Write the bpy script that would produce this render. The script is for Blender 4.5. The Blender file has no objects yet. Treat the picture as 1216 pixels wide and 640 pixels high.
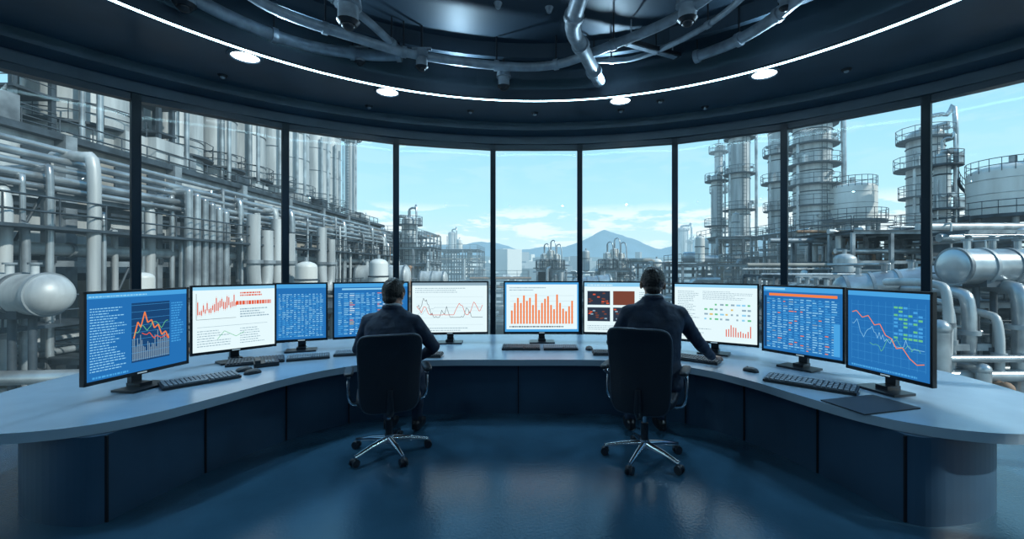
import bpy, math, random
from mathutils import Vector, Matrix
scene = bpy.context.scene
pi = math.pi
EYE = 1.95
RC = Vector((0, 1.31, 0))      # room centre
R = 8.0

# ------------------------------------------------------------------ materials
def new_mat(name):
    m = bpy.data.materials.new(name); m.use_nodes = True
    nt = m.node_tree; nt.nodes.clear()
    out = nt.nodes.new('ShaderNodeOutputMaterial')
    return m, nt, out

def pm(name, col, rough=0.5, metal=0.0, noise=0.0, nscale=4.0, bump=0.0, haze=0.0, hazecol=(0.38, 0.56, 0.68), col2=None, spec=0.5, stretch=(1, 1, 1)):
    m, nt, out = new_mat(name)
    b = nt.nodes.new('ShaderNodeBsdfPrincipled')
    b.inputs['Base Color'].default_value = (*col, 1)
    b.inputs['Roughness'].default_value = rough
    b.inputs['Metallic'].default_value = metal
    b.inputs['Specular IOR Level'].default_value = spec
    if noise > 0 or bump > 0 or col2:
        tc = nt.nodes.new('ShaderNodeTexCoord'); mp = nt.nodes.new('ShaderNodeMapping')
        mp.inputs['Scale'].default_value = stretch
        n = nt.nodes.new('ShaderNodeTexNoise'); n.inputs['Scale'].default_value = nscale
        n.inputs['Detail'].default_value = 5
        nt.links.new(tc.outputs['Object'], mp.inputs['Vector'])
        nt.links.new(mp.outputs['Vector'], n.inputs['Vector'])
        if noise > 0 or col2:
            r = nt.nodes.new('ShaderNodeValToRGB')
            r.color_ramp.elements[0].position = 0.35; r.color_ramp.elements[1].position = 0.65
            lo = col2 if col2 else [c * (1 - noise) for c in col]
            r.color_ramp.elements[0].color = (*lo, 1)
            r.color_ramp.elements[1].color = (*[min(1, c * (1 + noise)) for c in col], 1)
            nt.links.new(n.outputs['Fac'], r.inputs['Fac'])
            nt.links.new(r.outputs['Color'], b.inputs['Base Color'])
        if bump > 0:
            bp = nt.nodes.new('ShaderNodeBump'); bp.inputs['Strength'].default_value = bump
            bp.inputs['Distance'].default_value = 0.02
            nt.links.new(n.outputs['Fac'], bp.inputs['Height'])
            nt.links.new(bp.outputs['Normal'], b.inputs['Normal'])
    if haze > 0:  # aerial haze painted into the material as a constant glow over its colour
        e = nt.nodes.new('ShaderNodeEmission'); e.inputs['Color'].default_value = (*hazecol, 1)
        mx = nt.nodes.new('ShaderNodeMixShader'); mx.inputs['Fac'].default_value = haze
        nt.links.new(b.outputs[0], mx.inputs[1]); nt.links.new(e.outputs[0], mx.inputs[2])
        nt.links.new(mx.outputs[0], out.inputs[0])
    else:
        nt.links.new(b.outputs[0], out.inputs[0])
    return m

def em(name, col, s):
    m, nt, out = new_mat(name)
    e = nt.nodes.new('ShaderNodeEmission'); e.inputs['Color'].default_value = (*col, 1)
    e.inputs['Strength'].default_value = s
    nt.links.new(e.outputs[0], out.inputs[0]); return m

# ------------------------------------------------------------------ mesh builder
def sgn(v, e): return math.copysign(abs(v) ** e, v)

class MB:
    def __init__(s): s.v = []; s.f = []; s.m = []; s.s = []
    def add(s, vs, fs, mat=0, smooth=False):
        o = len(s.v); s.v.extend([tuple(v) for v in vs])
        for f in fs:
            s.f.append(tuple(i + o for i in f)); s.m.append(mat); s.s.append(smooth)
    def box(s, c, d, mat=0, rz=0.0, mtx=None):
        hx, hy, hz = d[0] / 2, d[1] / 2, d[2] / 2
        ca, sa = math.cos(rz), math.sin(rz); vs = []
        for z in (-hz, hz):
            for x, y in ((-hx, -hy), (hx, -hy), (hx, hy), (-hx, hy)):
                p = Vector((x * ca - y * sa + c[0], x * sa + y * ca + c[1], z + c[2]))
                vs.append(mtx @ p if mtx else p)
        s.add(vs, [(3, 2, 1, 0), (4, 5, 6, 7), (0, 1, 5, 4), (1, 2, 6, 5), (2, 3, 7, 6), (3, 0, 4, 7)], mat)
    def tube(s, pts, r, mat=0, seg=10, closed=False, caps=True, smooth=True):
        pts = [Vector(p) for p in pts]; n = len(pts)
        rs = r if isinstance(r, (list, tuple)) else [r] * n
        up = None; rings = []
        for i in range(n):
            if closed: t = pts[(i + 1) % n] - pts[i - 1]
            else: t = pts[min(i + 1, n - 1)] - pts[max(i - 1, 0)]
            if t.length < 1e-9: t = Vector((0, 0, 1))
            t.normalize()
            if up is None:
                up = Vector((0, 0, 1)) if abs(t.z) < 0.9 else Vector((1, 0, 0))
            a = up - t * up.dot(t)
            if a.length < 1e-4:
                a = Vector((1, 0, 0)) - t * t.x
                if a.length < 1e-3: a = Vector((0, 1, 0)) - t * t.y
            a.normalize(); up = a; b = t.cross(a)
            rings.append([pts[i] + (a * math.cos(2 * pi * k / seg) + b * math.sin(2 * pi * k / seg)) * rs[i] for k in range(seg)])
        vs = [v for rg in rings for v in rg]; fs = []
        m = n if closed else n - 1
        for i in range(m):
            j = (i + 1) % n
            for k in range(seg):
                k2 = (k + 1) % seg
                fs.append((i * seg + k, i * seg + k2, j * seg + k2, j * seg + k))
        s.add(vs, fs, mat, smooth)
        if caps and not closed:
            s.add(rings[0], [tuple(range(seg - 1, -1, -1))], mat)
            s.add(rings[-1], [tuple(range(seg))], mat)
    def cyl(s, p0, p1, r0, r1=None, mat=0, seg=16, caps=True, smooth=True):
        s.tube([p0, p1], [r0, r0 if r1 is None else r1], mat, seg, False, caps, smooth)
    def ring(s, c, rad, r, mat=0, n=24, seg=6):
        s.tube([(c[0] + rad * math.cos(2 * pi * i / n), c[1] + rad * math.sin(2 * pi * i / n), c[2]) for i in range(n)], r, mat, seg, closed=True)
    def sup(s, c, r, e1=1.0, e2=1.0, mat=0, nu=24, nv=14, fn=None, rot=None):
        vs = []; fs = []; c = Vector(c)
        for j in range(nv + 1):
            ph = -pi / 2 + pi * j / nv
            for i in range(nu):
                th = 2 * pi * i / nu
                p = Vector((r[0] * sgn(math.cos(ph), e1) * sgn(math.cos(th), e2), r[1] * sgn(math.cos(ph), e1) * sgn(math.sin(th), e2), r[2] * sgn(math.sin(ph), e1)))
                if fn: p = fn(p)
                if rot: p = rot @ p
                vs.append(p + c)
        for j in range(nv):
            for i in range(nu):
                i2 = (i + 1) % nu
                fs.append((j * nu + i, j * nu + i2, (j + 1) * nu + i2, (j + 1) * nu + i))
        s.add(vs, fs, mat, True)
    def chain(s, pts, rs, mat=0, seg=12):
        for i in range(len(pts) - 1):
            s.cyl(pts[i], pts[i + 1], rs[i], rs[i + 1], mat, seg)
        for p, r in zip(pts, rs):
            s.sup(p, (r, r, r), mat=mat, nu=seg, nv=8)
    def annulus(s, c, r0, r1, z0, z1, mat=0, n=64, a0=0, a1=2 * pi, smooth=False):
        full = abs(a1 - a0 - 2 * pi) < 1e-6; k = n if full else n + 1
        vs = []
        for i in range(k):
            a = a0 + (a1 - a0) * i / n; ca, sa = math.cos(a), math.sin(a)
            for (r_, z_) in ((r0, z0), (r1, z0), (r1, z1), (r0, z1)):
                vs.append((c[0] + r_ * ca, c[1] + r_ * sa, z_))
        fs = []
        for i in range(n):
            j = (i + 1) % k
            for q in range(4):
                q2 = (q + 1) % 4
                fs.append((i * 4 + q2, i * 4 + q, j * 4 + q, j * 4 + q2))
        if not full:
            fs.append((0, 1, 2, 3)); e = (k - 1) * 4; fs.append((e + 3, e + 2, e + 1, e))
        s.add(vs, fs, mat, smooth)
    def prism(s, poly, z0, z1, mat=0, matside=None):
        n = len(poly)
        a = [(p[0], p[1], z0) for p in poly]; b = [(p[0], p[1], z1) for p in poly]
        s.add(a + b, [tuple(range(n - 1, -1, -1)), tuple(range(n, 2 * n))], mat)
        s.add(a + b, [(i, (i + 1) % n, (i + 1) % n + n, i + n) for i in range(n)], mat if matside is None else matside)
    def build(s, name, mats, parent=None, bevel=0.0):
        me = bpy.data.meshes.new(name); me.from_pydata(s.v, [], s.f)
        for m in mats: me.materials.append(m)
        me.polygons.foreach_set('material_index', s.m)
        me.polygons.foreach_set('use_smooth', s.s)
        me.update()
        ob = bpy.data.objects.new(name, me); scene.collection.objects.link(ob)
        if parent: ob.parent = parent
        if bevel > 0:
            bm = ob.modifiers.new('bevel', 'BEVEL'); bm.width = bevel; bm.segments = 2; bm.limit_method = 'ANGLE'
        return ob

def catmull(pts, k=8, closed=False):
    n = len(pts); out = []
    rng = range(n if closed else n - 1)
    for i in rng:
        if closed: p = [pts[(i - 1) % n], pts[i], pts[(i + 1) % n], pts[(i + 2) % n]]
        else: p = [pts[max(i - 1, 0)], pts[i], pts[i + 1], pts[min(i + 2, n - 1)]]
        p = [Vector(q) for q in p]
        for j in range(k):
            t = j / k
            out.append(0.5 * ((2 * p[1]) + (p[2] - p[0]) * t + (2 * p[0] - 5 * p[1] + 4 * p[2] - p[3]) * t * t + (3 * p[1] - p[0] - 3 * p[2] + p[3]) * t ** 3))
    if not closed: out.append(Vector(pts[-1]))
    return out

# ------------------------------------------------------------------ camera
cam = bpy.data.cameras.new('camera'); co = bpy.data.objects.new('camera', cam)
scene.collection.objects.link(co); co.location = (0, 0, EYE); co.rotation_euler = (pi / 2, 0, 0)
cam.sensor_width = 36; cam.lens = 515 / 1216 * 36; cam.shift_x = -27 / 1216; cam.shift_y = -2 / 1216
cam.clip_end = 6000; cam.clip_start = 0.05
scene.camera = co
try:
    scene.view_settings.view_transform = 'Standard'
    scene.view_settings.exposure = 0.45
except Exception: pass

# ------------------------------------------------------------------ world
w = bpy.data.worlds.new('sky'); scene.world = w; w.use_nodes = True
nt = w.node_tree; nt.nodes.clear()
out = nt.nodes.new('ShaderNodeOutputWorld'); bg = nt.nodes.new('ShaderNodeBackground')
tc = nt.nodes.new('ShaderNodeTexCoord'); sp = nt.nodes.new('ShaderNodeSeparateXYZ')
nt.links.new(tc.outputs['Generated'], sp.inputs[0])
rp = nt.nodes.new('ShaderNodeValToRGB'); cr = rp.color_ramp
cols = [(0.0, (0.62, 0.74, 0.78)), (0.06, (0.56, 0.73, 0.80)), (0.13, (0.46, 0.71, 0.83)), (0.26, (0.36, 0.64, 0.81)), (0.5, (0.19, 0.46, 0.72)), (1.0, (0.08, 0.26, 0.52))]
cr.elements[0].position = 0; cr.elements[0].color = (*cols[0][1], 1)
cr.elements[1].position = 1; cr.elements[1].color = (*cols[-1][1], 1)
for p, c in cols[1:-1]:
    e = cr.elements.new(p); e.color = (*c, 1)
nt.links.new(sp.outputs['Z'], rp.inputs['Fac'])
mp = nt.nodes.new('ShaderNodeMapping'); mp.inputs['Scale'].default_value = (4.0, 4.0, 17); mp.inputs['Location'].default_value = (2.15, 0.4, 0.1)
nz = nt.nodes.new('ShaderNodeTexNoise'); nz.inputs['Scale'].default_value = 1.9; nz.inputs['Detail'].default_value = 10; nz.inputs['Roughness'].default_value = 0.62
nt.links.new(tc.outputs['Generated'], mp.inputs[0]); nt.links.new(mp.outputs[0], nz.inputs['Vector'])
cr2 = nt.nodes.new('ShaderNodeValToRGB'); cr2.color_ramp.elements[0].position = 0.48; cr2.color_ramp.elements[1].position = 0.54
nt.links.new(nz.outputs['Fac'], cr2.inputs['Fac'])
band = nt.nodes.new('ShaderNodeValToRGB'); bb = band.color_ramp
bb.elements[0].position = 0.03; bb.elements[0].color = (0.3, 0.3, 0.3, 1); bb.elements[1].position = 0.07; bb.elements[1].color = (1, 1, 1, 1)
e = bb.elements.new(0.12); e.color = (1, 1, 1, 1); e = bb.elements.new(0.145); e.color = (0.0, 0.0, 0.0, 1)
e = bb.elements.new(0.22); e.color = (0.12, 0.12, 0.12, 1); e = bb.elements.new(0.5); e.color = (0.10, 0.10, 0.10, 1)
nt.links.new(sp.outputs['Z'], band.inputs['Fac'])
mu = nt.nodes.new('ShaderNodeMath'); mu.operation = 'MULTIPLY'
nt.links.new(cr2.outputs['Color'], mu.inputs[0]); nt.links.new(band.outputs['Color'], mu.inputs[1])
mu2 = nt.nodes.new('ShaderNodeMath'); mu2.operation = 'MULTIPLY'; mu2.inputs[1].default_value = 0.9
nt.links.new(mu.outputs[0], mu2.inputs[0])
mx = nt.nodes.new('ShaderNodeMixRGB'); mx.inputs['Color2'].default_value = (0.80, 0.83, 0.85, 1)
nt.links.new(mu2.outputs[0], mx.inputs['Fac']); nt.links.new(rp.outputs['Color'], mx.inputs['Color1'])
nt.links.new(mx.outputs[0], bg.inputs['Color']); bg.inputs['Strength'].default_value = 1.0
nt.links.new(bg.outputs[0], out.inputs[0])

sun = bpy.data.lights.new('sun', 'SUN'); sun.energy = 3.0; sun.angle = 0.02; sun.color = (1.0, 0.94, 0.86)
so = bpy.data.objects.new('sun', sun); scene.collection.objects.link(so)
so.rotation_euler = Vector((-0.75, 0.30, -0.58)).to_track_quat('-Z', 'Y').to_euler()

# ------------------------------------------------------------------ room materials
m_ceil = pm('ceiling_navy', (0.034, 0.066, 0.098), 0.38, noise=0.12, nscale=2)
m_ceil2 = pm('ceiling_recess', (0.026, 0.048, 0.070), 0.55)
m_frame = pm('window_frame', (0.014, 0.032, 0.052), 0.35, metal=0.2)
m_wall = pm('wall_navy', (0.05, 0.085, 0.13), 0.6)
m_floor = pm('floor_resin', (0.030, 0.085, 0.14), 0.15, noise=0.15, nscale=1.2, bump=0.0, spec=0.6)
nt = m_floor.node_tree
b = [n for n in nt.nodes if n.type == 'BSDF_PRINCIPLED'][0]
n2 = nt.nodes.new('ShaderNodeTexNoise'); n2.inputs['Scale'].default_value = 40; n2.inputs['Detail'].default_value = 4
bp = nt.nodes.new('ShaderNodeBump'); bp.inputs['Strength'].default_value = 0.16; bp.inputs['Distance'].default_value = 0.01
tc2 = nt.nodes.new('ShaderNodeTexCoord'); nt.links.new(tc2.outputs['Object'], n2.inputs['Vector'])
nt.links.new(n2.outputs['Fac'], bp.inputs['Height']); nt.links.new(bp.outputs['Normal'], b.inputs['Normal'])
m_led = em('led_strip', (0.50, 0.85, 1.0), 10.0)
m_down = em('downlight_glow', (0.85, 0.95, 1.0), 9.0)
m_glass, nt, out = new_mat('window_glass')
tr = nt.nodes.new('ShaderNodeBsdfTransparent'); tr.inputs['Color'].default_value = (0.92, 0.98, 0.99, 1)
gl = nt.nodes.new('ShaderNodeBsdfGlossy'); gl.inputs['Roughness'].default_value = 0.0
fr = nt.nodes.new('ShaderNodeFresnel'); fr.inputs['IOR'].default_value = 1.2
mxs = nt.nodes.new('ShaderNodeMixShader')
nt.links.new(fr.outputs[0], mxs.inputs[0]); nt.links.new(tr.outputs[0], mxs.inputs[1]); nt.links.new(gl.outputs[0], mxs.inputs[2]); nt.links.new(mxs.outputs[0], out.inputs[0])
m_pipe = pm('ceiling_pipe_metal', (0.33, 0.38, 0.42), 0.45, metal=0.25, noise=0.25, nscale=6)
m_black = pm('black_plastic', (0.012, 0.015, 0.02), 0.4)
m_chrome = pm('chrome', (0.75, 0.8, 0.85), 0.15, metal=1.0)

# ------------------------------------------------------------------ room shell
mb = MB(); mb.prism([(RC.x + 8.4 * math.cos(2 * pi * i / 96), RC.y + 8.4 * math.sin(2 * pi * i / 96)) for i in range(96)], -0.3, 0.0)
mb.build('floor', [m_floor])
WT = 4.56; SOF = 4.88
LC = (0, 2.41); LR = 5.05
mb = MB(); n = 128; vs = []; 
for i in range(n):
    a = 2 * pi * i / n; ca, sa = math.cos(a), math.sin(a)
    vs += [(LC[0] + LR * ca, LC[1] + LR * sa, SOF), (RC.x + 8.4 * ca, RC.y + 8.4 * sa, SOF)]
mb.add(vs, [(2 * i, 2 * i + 1, (2 * i + 3) % (2 * n), (2 * i + 2) % (2 * n)) for i in range(n)], 0)
mb.annulus(LC, LR, LR + 0.02, SOF, 5.55, 1, n=128, smooth=False)
mb.annulus(LC, 4.55, 4.65, 5.32, 5.55, 1, n=96)
mb.annulus(LC, 3.2, LR + 0.1, 5.55, 5.6, 1, n=96)
mb.annulus(LC, 3.2, 3.25, 5.55, 5.85, 1, n=96)
mb.prism([(LC[0] + 3.3 * math.cos(2 * pi * i / 64), LC[1] + 3.3 * math.sin(2 * pi * i / 64)) for i in range(64)], 5.85, 5.9, 1)
mb.prism([(RC.x + 8.4 * math.cos(2 * pi * i / 64), RC.y + 8.4 * math.sin(2 * pi * i / 64)) for i in range(64)], 6.0, 6.1, 1)
mb.annulus(RC, 8.3, 8.4, 4.56, 6.05, 0, n=96)
mb.build('ceiling', [m_ceil, m_ceil2])
mb = MB(); mb.annulus(RC, 7.86, 8.35, WT, SOF, 0, n=128); mb.annulus(RC, 7.45, 7.9, WT + 0.17, SOF, 0, n=128)
mb.build('trim_1', [m_ceil])
mb = MB(); mb.annulus(LC, LR - 0.045, LR + 0.05, SOF - 0.055, SOF - 0.004, 0, n=160); mb.build('led_ring_light', [m_led])
mb = MB(); mb.annulus(LC, LR - 0.12, LR - 0.045, SOF - 0.07, SOF + 0.08, 0, n=160)
mb.annulus(LC, LR + 0.05, LR + 0.11, SOF - 0.03, SOF , 0, n=160); mb.build('trim_2', [m_ceil2])
mb = MB(); mb.annulus(RC, 8.0, 8.3, 0, 6.0, 0, n=64, a0=math.radians(182), a1=math.radians(358)); mb.build('wall_back', [m_wall])
angs = [-91, -77, -63, -49, -34.6, -20.6, -6.4, 6.9, 20.8, 34.6, 48.4, 62, 77, 91]
def wp(a, r=R): return Vector((r * math.sin(math.radians(a)), RC.y + r * math.cos(math.radians(a)), 0))
for k in range(len(angs) - 1):
    mb = MB(); a, c = wp(angs[k]), wp(angs[k + 1])
    d = (c - a).normalized(); rz = math.atan2(d.y, d.x); mid = (a + c) / 2; L = (c - a).length
    mb.box((mid.x, mid.y, WT / 2), (L - 0.1, 0.012, WT), 1, rz)
    mb.box((mid.x, mid.y, 0.06), (L, 0.16, 0.12), 0, rz)
    mb.box((mid.x, mid.y, WT - 0.04), (L, 0.14, 0.12), 0, rz)
    for q in (a, c):
        aa = math.atan2(q.x, q.y - RC.y)
        mb.box((q.x, q.y, WT / 2), (0.11, 0.2, WT), 0, -aa)
    mb.build('window_%d' % (k + 1), [m_frame, m_glass])

for (x, y) in ((-3.93, 5.93), (-2.42, 7.15), (1.43, 7.35), (3.35, 6.4), (-4.9, 3.4), (4.6, 3.4), (-2.5, -1.8), (2.5, -1.8), (0, -3)):
    if (x - LC[0]) ** 2 + (y - LC[1]) ** 2 < (LR + 0.28) ** 2: 
        v = Vector((x - LC[0], y - LC[1])).normalized() * (LR + 0.32); x, y = LC[0] + v.x, LC[1] + v.y
    mb = MB(); mb.cyl((x, y, SOF - 0.012), (x, y, SOF + 0.02), 0.17, mat=0, seg=32); mb.ring((x, y, SOF - 0.012), 0.19, 0.025, 1, 32, 8)
    mb.build('ceiling_downlight', [m_down, m_ceil])
    l = bpy.data.lights.new('spot', 'SPOT'); l.energy = 210; l.spot_size = 2.4; l.spot_blend = 0.9; l.shadow_soft_size = 0.17; l.color = (0.45, 0.76, 1)
    lo = bpy.data.objects.new('downlight_lamp', l); scene.collection.objects.link(lo); lo.location = (x, y, SOF - 0.05)
# fill lights without fixtures, added to brighten the room through the ceiling recess
for k in range(12):
    a = 2 * pi * k / 12 + .26
    l = bpy.data.lights.new('recess_fill', 'SPOT'); l.energy = 75; l.spot_size = 2.4; l.spot_blend = 1.0; l.shadow_soft_size = 0.03; l.color = (0.5, 0.78, 1.0)
    lo = bpy.data.objects.new('recess_fill_light', l); scene.collection.objects.link(lo)
    lo.location = (LC[0] + 4.84 * math.cos(a), LC[1] + 4.84 * math.sin(a), 4.92)
    lo.rotation_euler = (Vector((-math.cos(a) * .85, -math.sin(a) * .85, 0.5))).to_track_quat('-Z', 'Z').to_euler()
for (x, y) in ((-4.75, 6.6), (-3.0, 7.85), (3.1, 7.9), (4.6, 6.4), (0, 8.2), (-1.2, 8.1), (1.6, 8.05), (2.2, 7.6)):
    mb = MB(); mb.cyl((x, y, SOF - 0.03), (x, y, SOF), 0.05, 0.07, 0, 20); mb.sup((x, y, SOF - 0.03), (0.035, 0.035, 0.025), mat=1)
    mb.build('smoke_detector', [m_black, m_pipe])

def pipe_obj(name, pts, r, flanges=True, seg=16):
    mb = MB(); c = catmull(pts, 8)
    mb.tube(c, r, 0, seg)
    if flanges:
        for i in range(4, len(c) - 1, 9):
            t = (c[i + 1] - c[i - 1]).normalized()
            mb.cyl(c[i] - t * 0.035, c[i] + t * 0.035, r * 1.25, mat=0, seg=seg)
            mb.cyl(c[i], c[i] + Vector((0, 0, 5.55 - c[i].z)), 0.012, mat=1, seg=6)
    return mb.build(name, [m_pipe, m_black])
pipe_obj('ceiling_pipe', [(-3.5, 4.3, 5.15), (-3.22, 5.27, 5.12), (-2.45, 5.94, 5.1), (-1.69, 6.44, 5.1), (-0.46, 6.78, 5.1), (0.33, 6.72, 5.1), (1.02, 6.2, 5.1), (1.76, 5.48, 5.1), (2.2, 4.6, 5.1)], 0.065)
pipe_obj('ceiling_pipe', [(-4.2, 4.4, 5.12), (-3.85, 5.4, 5.1), (-3.3, 6.1, 5.1), (-2.5, 6.45, 5.12), (-2.0, 6.5, 5.14)], 0.08)
pipe_obj('ceiling_pipe', [(-3.0, 4.2, 5.3), (-2.75, 5.0, 5.3), (-2.3, 5.6, 5.25), (-2.0, 6.35, 5.15)], 0.055)
pipe_obj('ceiling_pipe', [(0.62, 4.2, 5.1), (0.53, 4.95, 5.08), (0.49, 5.6, 5.05), (0.70, 6.2, 5.05), (0.95, 6.85, 5.02), (1.05, 7.1, 5.0)], 0.10)
pipe_obj('ceiling_pipe', [(3.3, 4.2, 5.12), (3.1, 5.0, 5.1), (2.98, 5.6, 5.1), (2.75, 6.1, 5.1), (2.39, 6.49, 5.1)], 0.075)
pipe_obj('ceiling_pipe', [(0.95, 6.7, 5.15), (1.5, 6.75, 5.2), (2.0, 6.3, 5.2), (2.4, 5.6, 5.2), (2.6, 4.6, 5.2)], 0.04)
pipe_obj('ceiling_pipe', [(-1.9, 4.4, 5.45), (0, 5.2, 5.45), (1.9, 4.4, 5.45)], 0.03)
mb = MB(); mb.box((1.75, 6.45, 5.2), (1.0, 0.14, 0.05), 0, 0.45); mb.box((1.75, 6.45, 5.17), (0.9, 0.08, 0.02), 1, 0.45)
for q in (-0.35, 0.35): mb.cyl((1.75 + q, 6.45 + q * 0.45, 5.2), (1.75 + q, 6.45 + q * .45, 5.55), 0.01, mat=1, seg=6)
mb.build('cable_tray', [m_black, m_pipe])
for (x, y, z, s) in ((-2.28, 5.3, 5.12, 1.6), (-1.68, 6.45, 5.05, 1.1), (-0.5, 7.0, 5.0, 1.2), (1.85, 5.25, 5.1, 1.4), (-2.6, 6.45, 5.1, 0.9), (-4.0, 4.95, 5.1, 1.4), (3.0, 5.2, 5.15, .8)):
    mb = MB()
    mb.cyl((x, y, z + 0.08 * s), (x, y, 5.55), 0.018, mat=1, seg=8)
    mb.cyl((x, y, z + 0.02), (x, y, z + 0.12 * s), 0.1 * s, 0.085 * s, 0, 20)
    mb.cyl((x, y, z - 0.1 * s), (x, y, z + 0.03 * s), 0.075 * s, mat=0, seg=20)
    mb.cyl((x, y, z - 0.13 * s), (x, y, z - 0.1 * s), 0.06 * s, 0.085 * s, 1, 20)
    mb.sup((x, y, z - 0.13 * s), (0.05 * s, 0.05 * s, 0.035 * s), mat=1)
    mb.box((x, y, z + 0.14 * s), (0.26 * s, 0.05 * s, 0.03 * s), 0)
    mb.build('ceiling_spotlight', [m_pipe, m_black])
for (x, y) in ((-0.5, 5.9), (-1.0, 5.6), (0.1, 5.5), (0.2, 6.0)):
    mb = MB(); mb.cyl((x, y, 5.48), (x, y, 5.55), 0.03, 0.06, 0, 16); mb.build('sprinkler_head', [m_pipe])

# ------------------------------------------------------------------ desk
DX = -0.22
m_top = pm('desk_top_grey', (0.26, 0.36, 0.46), 0.22, noise=0.05, nscale=3)
m_edge = pm('desk_edge', (0.38, 0.50, 0.60), 0.3)
m_base = pm('desk_panel_blue', (0.034, 0.080, 0.14), 0.38, noise=0.1, nscale=2)
m_seam = pm('desk_seam', (0.004, 0.006, 0.01), 0.6)
half = [(0, 5.66), (1.0, 5.65), (1.7, 5.5), (2.2, 5.12), (2.52, 4.6), (2.72, 4.05), (2.95, 3.55), (3.3, 3.24), (3.8, 3.13), (4.35, 3.3), (4.75, 3.75), (4.95, 4.4), (4.93, 5.2), (4.55, 6.1), (3.8, 6.95), (2.6, 7.55), (1.3, 7.78), (0, 7.82)]
c = catmull([(x, y, 0) for x, y in half], 6)
poly = [(p.x + DX, p.y) for p in c] + [(-p.x + DX, p.y) for p in reversed(c[1:-1])]
desk = bpy.data.objects.new('control_desk', None); scene.collection.objects.link(desk)
mb = MB(); mb.prism(poly, 0.672, 0.75, 0, 1); mb.build('desk_top', [m_top, m_edge], desk, bevel=0.012)
hb = [(0, 5.80), (1.1, 5.78), (1.9, 5.56), (2.45, 5.1), (2.8, 4.45), (2.98, 3.8), (3.06, 3.32)]
hb2 = [(3.06, 3.32), (3.2, 3.26), (3.6, 3.32), (3.95, 3.5), (4.2, 3.85), (4.4, 4.5), (4.35, 5.4), (3.9, 6.2), (3.0, 6.9), (1.6, 7.25), (0, 7.3)]
c1 = catmull([(x, y, 0) for x, y in hb], 6); c2 = catmull([(x, y, 0) for x, y in hb2], 6)
cc = c1 + c2[1:]
polyb = [(p.x + DX, p.y) for p in cc] + [(-p.x + DX, p.y) for p in reversed(cc[1:-1])]
mb = MB(); mb.prism(polyb, 0.0, 0.672, 0)
for sx in (-1, 1):
    for i in (14, 20, 27, 36):
        p = c1[i]; t = c1[min(i + 1, len(c1) - 1)] - c1[i - 1]
        mb.box((p.x * sx + DX, p.y, 0.335), (0.012, 0.03, 0.66), 1, math.atan2(t.y, t.x * sx))
mb.box((DX, 5.80, 0.335), (0.012, 0.03, 0.66), 1)
mb.build('desk_base', [m_base, m_seam], desk)

# ------------------------------------------------------------------ monitors
S = {}
def sc(k, col, s=1.0):
    if k not in S: S[k] = em('screen_' + k, col, s)
    return k
for k, col in dict(blue=(0.014, 0.12, 0.34), blue2=(0.05, 0.27, 0.56), navy=(0.008, 0.045, 0.13), white=(0.58, 0.70, 0.73), grey=(0.20, 0.30, 0.37), red=(0.55, 0.08, 0.035), orange=(0.66, 0.17, 0.05), yellow=(0.55, 0.40, 0.14), dark=(0.02, 0.03, 0.05), ltblue=(0.20, 0.46, 0.66), green=(0.10, 0.40, 0.20), brown=(0.14, 0.045, 0.03)).items(): sc(k, col, 1.0)
SK = list(S.keys()); SI = {k: i + 2 for i, k in enumerate(SK)}
m_bezel = pm('monitor_bezel', (0.008, 0.012, 0.018), 0.35)
m_stand = pm('monitor_stand', (0.014, 0.02, 0.028), 0.3)
HB, HT = 0.885, 1.735
class Scr:
    def __init__(s, mb, o, ux, uz, n, w, h): s.mb, s.o, s.ux, s.uz, s.n, s.w, s.h, s.l = mb, o, ux, uz, n, w, h, 0
    def P(s, u, v, l): return s.o + s.ux * (u * s.w) + s.uz * (v * s.h) + s.n * (0.001 + 0.0008 * l)
    def r(s, u0, v0, u1, v1, k, l=1):
        s.mb.add([s.P(u0, v0, l), s.P(u1, v0, l), s.P(u1, v1, l), s.P(u0, v1, l)], [(0, 1, 2, 3)], SI[k])
    def line(s, pts, t, k, l=3):
        for (a, b_), (c, d) in zip(pts[:-1], pts[1:]):
            dx, dy = (c - a) * s.w, (d - b_) * s.h; L = math.hypot(dx, dy) or 1
            ox, oy = -dy / L * t / s.w, dx / L * t / s.h
            s.mb.add([s.P(a - ox, b_ - oy, l), s.P(c - ox, d - oy, l), s.P(c + ox, d + oy, l), s.P(a + ox, b_ + oy, l)], [(0, 1, 2, 3)], SI[k])
    def text(s, u0, v0, u1, v1, rows, k, rnd, fill=0.8, l=1, hh=0.45):
        dv = (v1 - v0) / rows
        for i in range(rows):
            u = u0; v = v0 + i * dv; end = u0 + (u1 - u0) * rnd.uniform(fill * 0.6, 1)
            while u < end:
                wd = min(rnd.uniform(0.008, 0.035), end - u); s.r(u, v, u + wd, v + dv * hh, k, l); u += wd + 0.007
def jag(rnd, u0, u1, v0, v1, n, trend=0.0):
    v = (v0 + v1) / 2 + (0.4 * (v1 - v0) if trend < 0 else 0); o = []
    for i in range(n):
        t = i / (n - 1); o.append((u0 + (u1 - u0) * t, min(v1, max(v0, v)))); v += (rnd.random() - 0.5) * (v1 - v0) * 0.42 + trend * (v1 - v0) / n
    return o
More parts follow.
